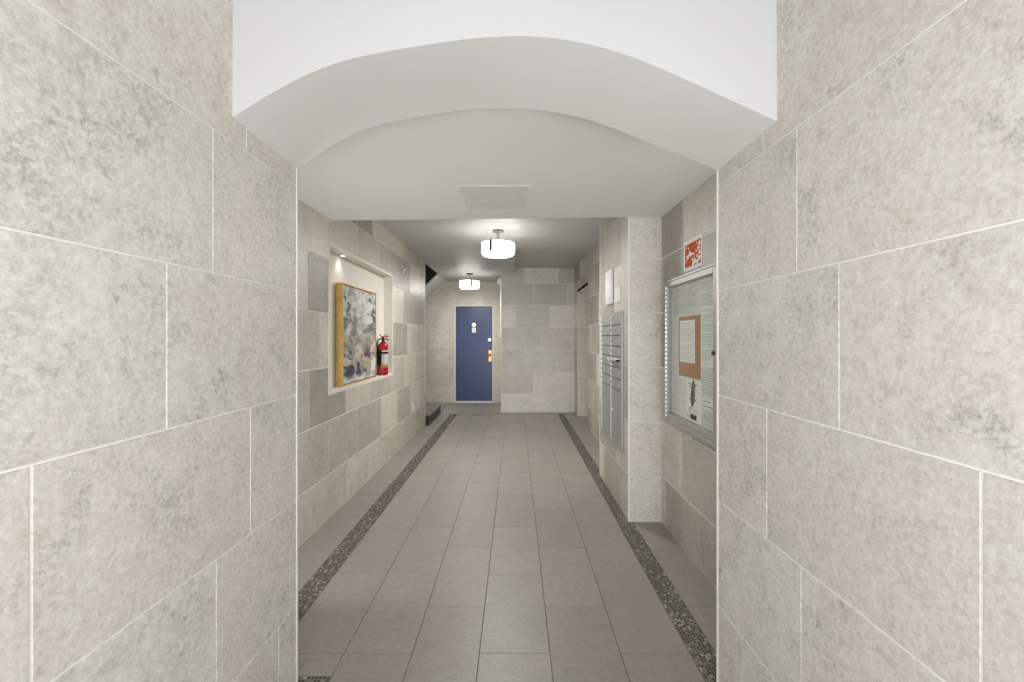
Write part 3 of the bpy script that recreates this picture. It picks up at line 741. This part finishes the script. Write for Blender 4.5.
def rat(x):
    bm = bmesh.new()
    pts = []
    cy, cz = 2.572, 1.035
    prof = [(-.085, .002), (-.080, .010), (-.062, .022), (-.035, .030), (0, .030), (.028, .024), (.042, .016), (.055, .020), (.068, .014), (.085, .004)]
    sway = lambda s: -.12 * s
    L_ = [bm.verts.new((x - .0019, cy + w_ + sway(s_), cz + s_)) for s_, w_ in prof]
    R_ = [bm.verts.new((x - .0019, cy - w_ + sway(s_), cz + s_)) for s_, w_ in prof]
    for i in range(len(prof) - 1): bm.faces.new((L_[i], L_[i + 1], R_[i + 1], R_[i]))
    tube(bm, [(x - .0018, cy + .01, cz - .083), (x - .0018, cy + .045, cz - .092), (x - .0018, cy + .06, cz - .115), (x - .0018, cy + .03, cz - .135), (x - .0018, cy - .03, cz - .135)], .0016, 6)
    for dy, dz in ((.045, .03), (-.04, .04), (.05, -.05), (-.045, -.045)): tube(bm, [(x - .0018, cy + dy * .5, cz + dz), (x - .0018, cy + dy, cz + dz + .012)], .003, 6)
    return bm
sheet('rodent_notice', 2.450, 2.664, .864, 1.118, 'white notice with a dark drawing of a rat, below the cork sheet', 1, 'paper', None, extra=[
    ('rat_drawing', rat, 'rat'),
    ('black_label', lambda x: B(x - .0018, x - .0012, 2.522, 2.610, .876, .906), 'ink_d'),
    ('heading', lambda x: box(B(x - .0017, x - .0012, 2.50, 2.64, 1.084, 1.092), x - .0017, x - .0012, 2.53, 2.62, 1.070, 1.074), 'ink'),
    ('printed_text', lambda x: box(box(box(B(x - .0017, x - .0012, 2.50, 2.64, .934, .937), x - .0017, x - .0012, 2.51, 2.63, .924, .927), x - .0017, x - .0012, 2.50, 2.60, .914, .917), x - .0017, x - .0012, 2.63, 2.655, .876, .90), 'ink')])
sheet('paper_notice', 2.668, 2.900, .875, 1.118, 'page with a column of grey bars in the lower left of the notice board', 0, 'paper2', 12, ink='ink')
sheet('paper_notice', 2.290, 2.446, .968, 1.030, 'narrow white strip with a scrawled line right of the rat notice', 0, 'paper', 2, ink='ink_d')
sheet('paper_notice', 2.290, 2.446, .862, .958, 'small printed form in the lower right corner of the notice board', 0, 'paper2', 9)

# orange print above the board
t = obj('orange_print', B(WR - .0022, WR - .0006, 2.468, 2.735, 1.790, 1.979), M['paper'])
tag(t, 'laminated orange and white print taped to the right wall above the notice board', 'poster')
c = obj('picture', B(WR - .0034, WR - .0022, 2.484, 2.712, 1.812, 1.955), M['orange']); c.parent = t
bm = bmesh.new()
rr = random.Random(4)
for (y, z, r_) in ((2.50, 1.93, .014), (2.515, 1.905, .012), (2.497, 1.875, .013), (2.53, 1.86, .010), (2.505, 1.845, .014), (2.56, 1.835, .016), (2.585, 1.825, .012), (2.60, 1.85, .009), (2.53, 1.825, .014), (2.54, 1.89, .007)):
    cyl(bm, (WR - .0034, y, z), r_, .0006, '-X', 9)
c = obj('white_blots', bm, M['paper']); c.parent = t

# ------------------------------------------------------------------ white box and raceway beside the blue door
t = thing('surface_raceway', 'thin white cable raceway with box running down beside the blue door', 'cable raceway', (AX, 7.92, 1.40))
obj('channel', B(AX - .024, AX, 7.89, 7.93, 1.40, 2.42, bev=.003), M['plastic'], t)
obj('ceiling_box', B(AX - .075, AX, 7.86, 7.96, 2.35, 2.46, bev=.006), M['plastic'], t)
obj('switch_box', B(AX - .034, AX, 7.87, 7.95, 1.38, 1.50, bev=.004), M['plastic'], t)

for o in bpy.data.objects:
    for k in ('base', 'base_rel'):
        if k in o: del o[k]
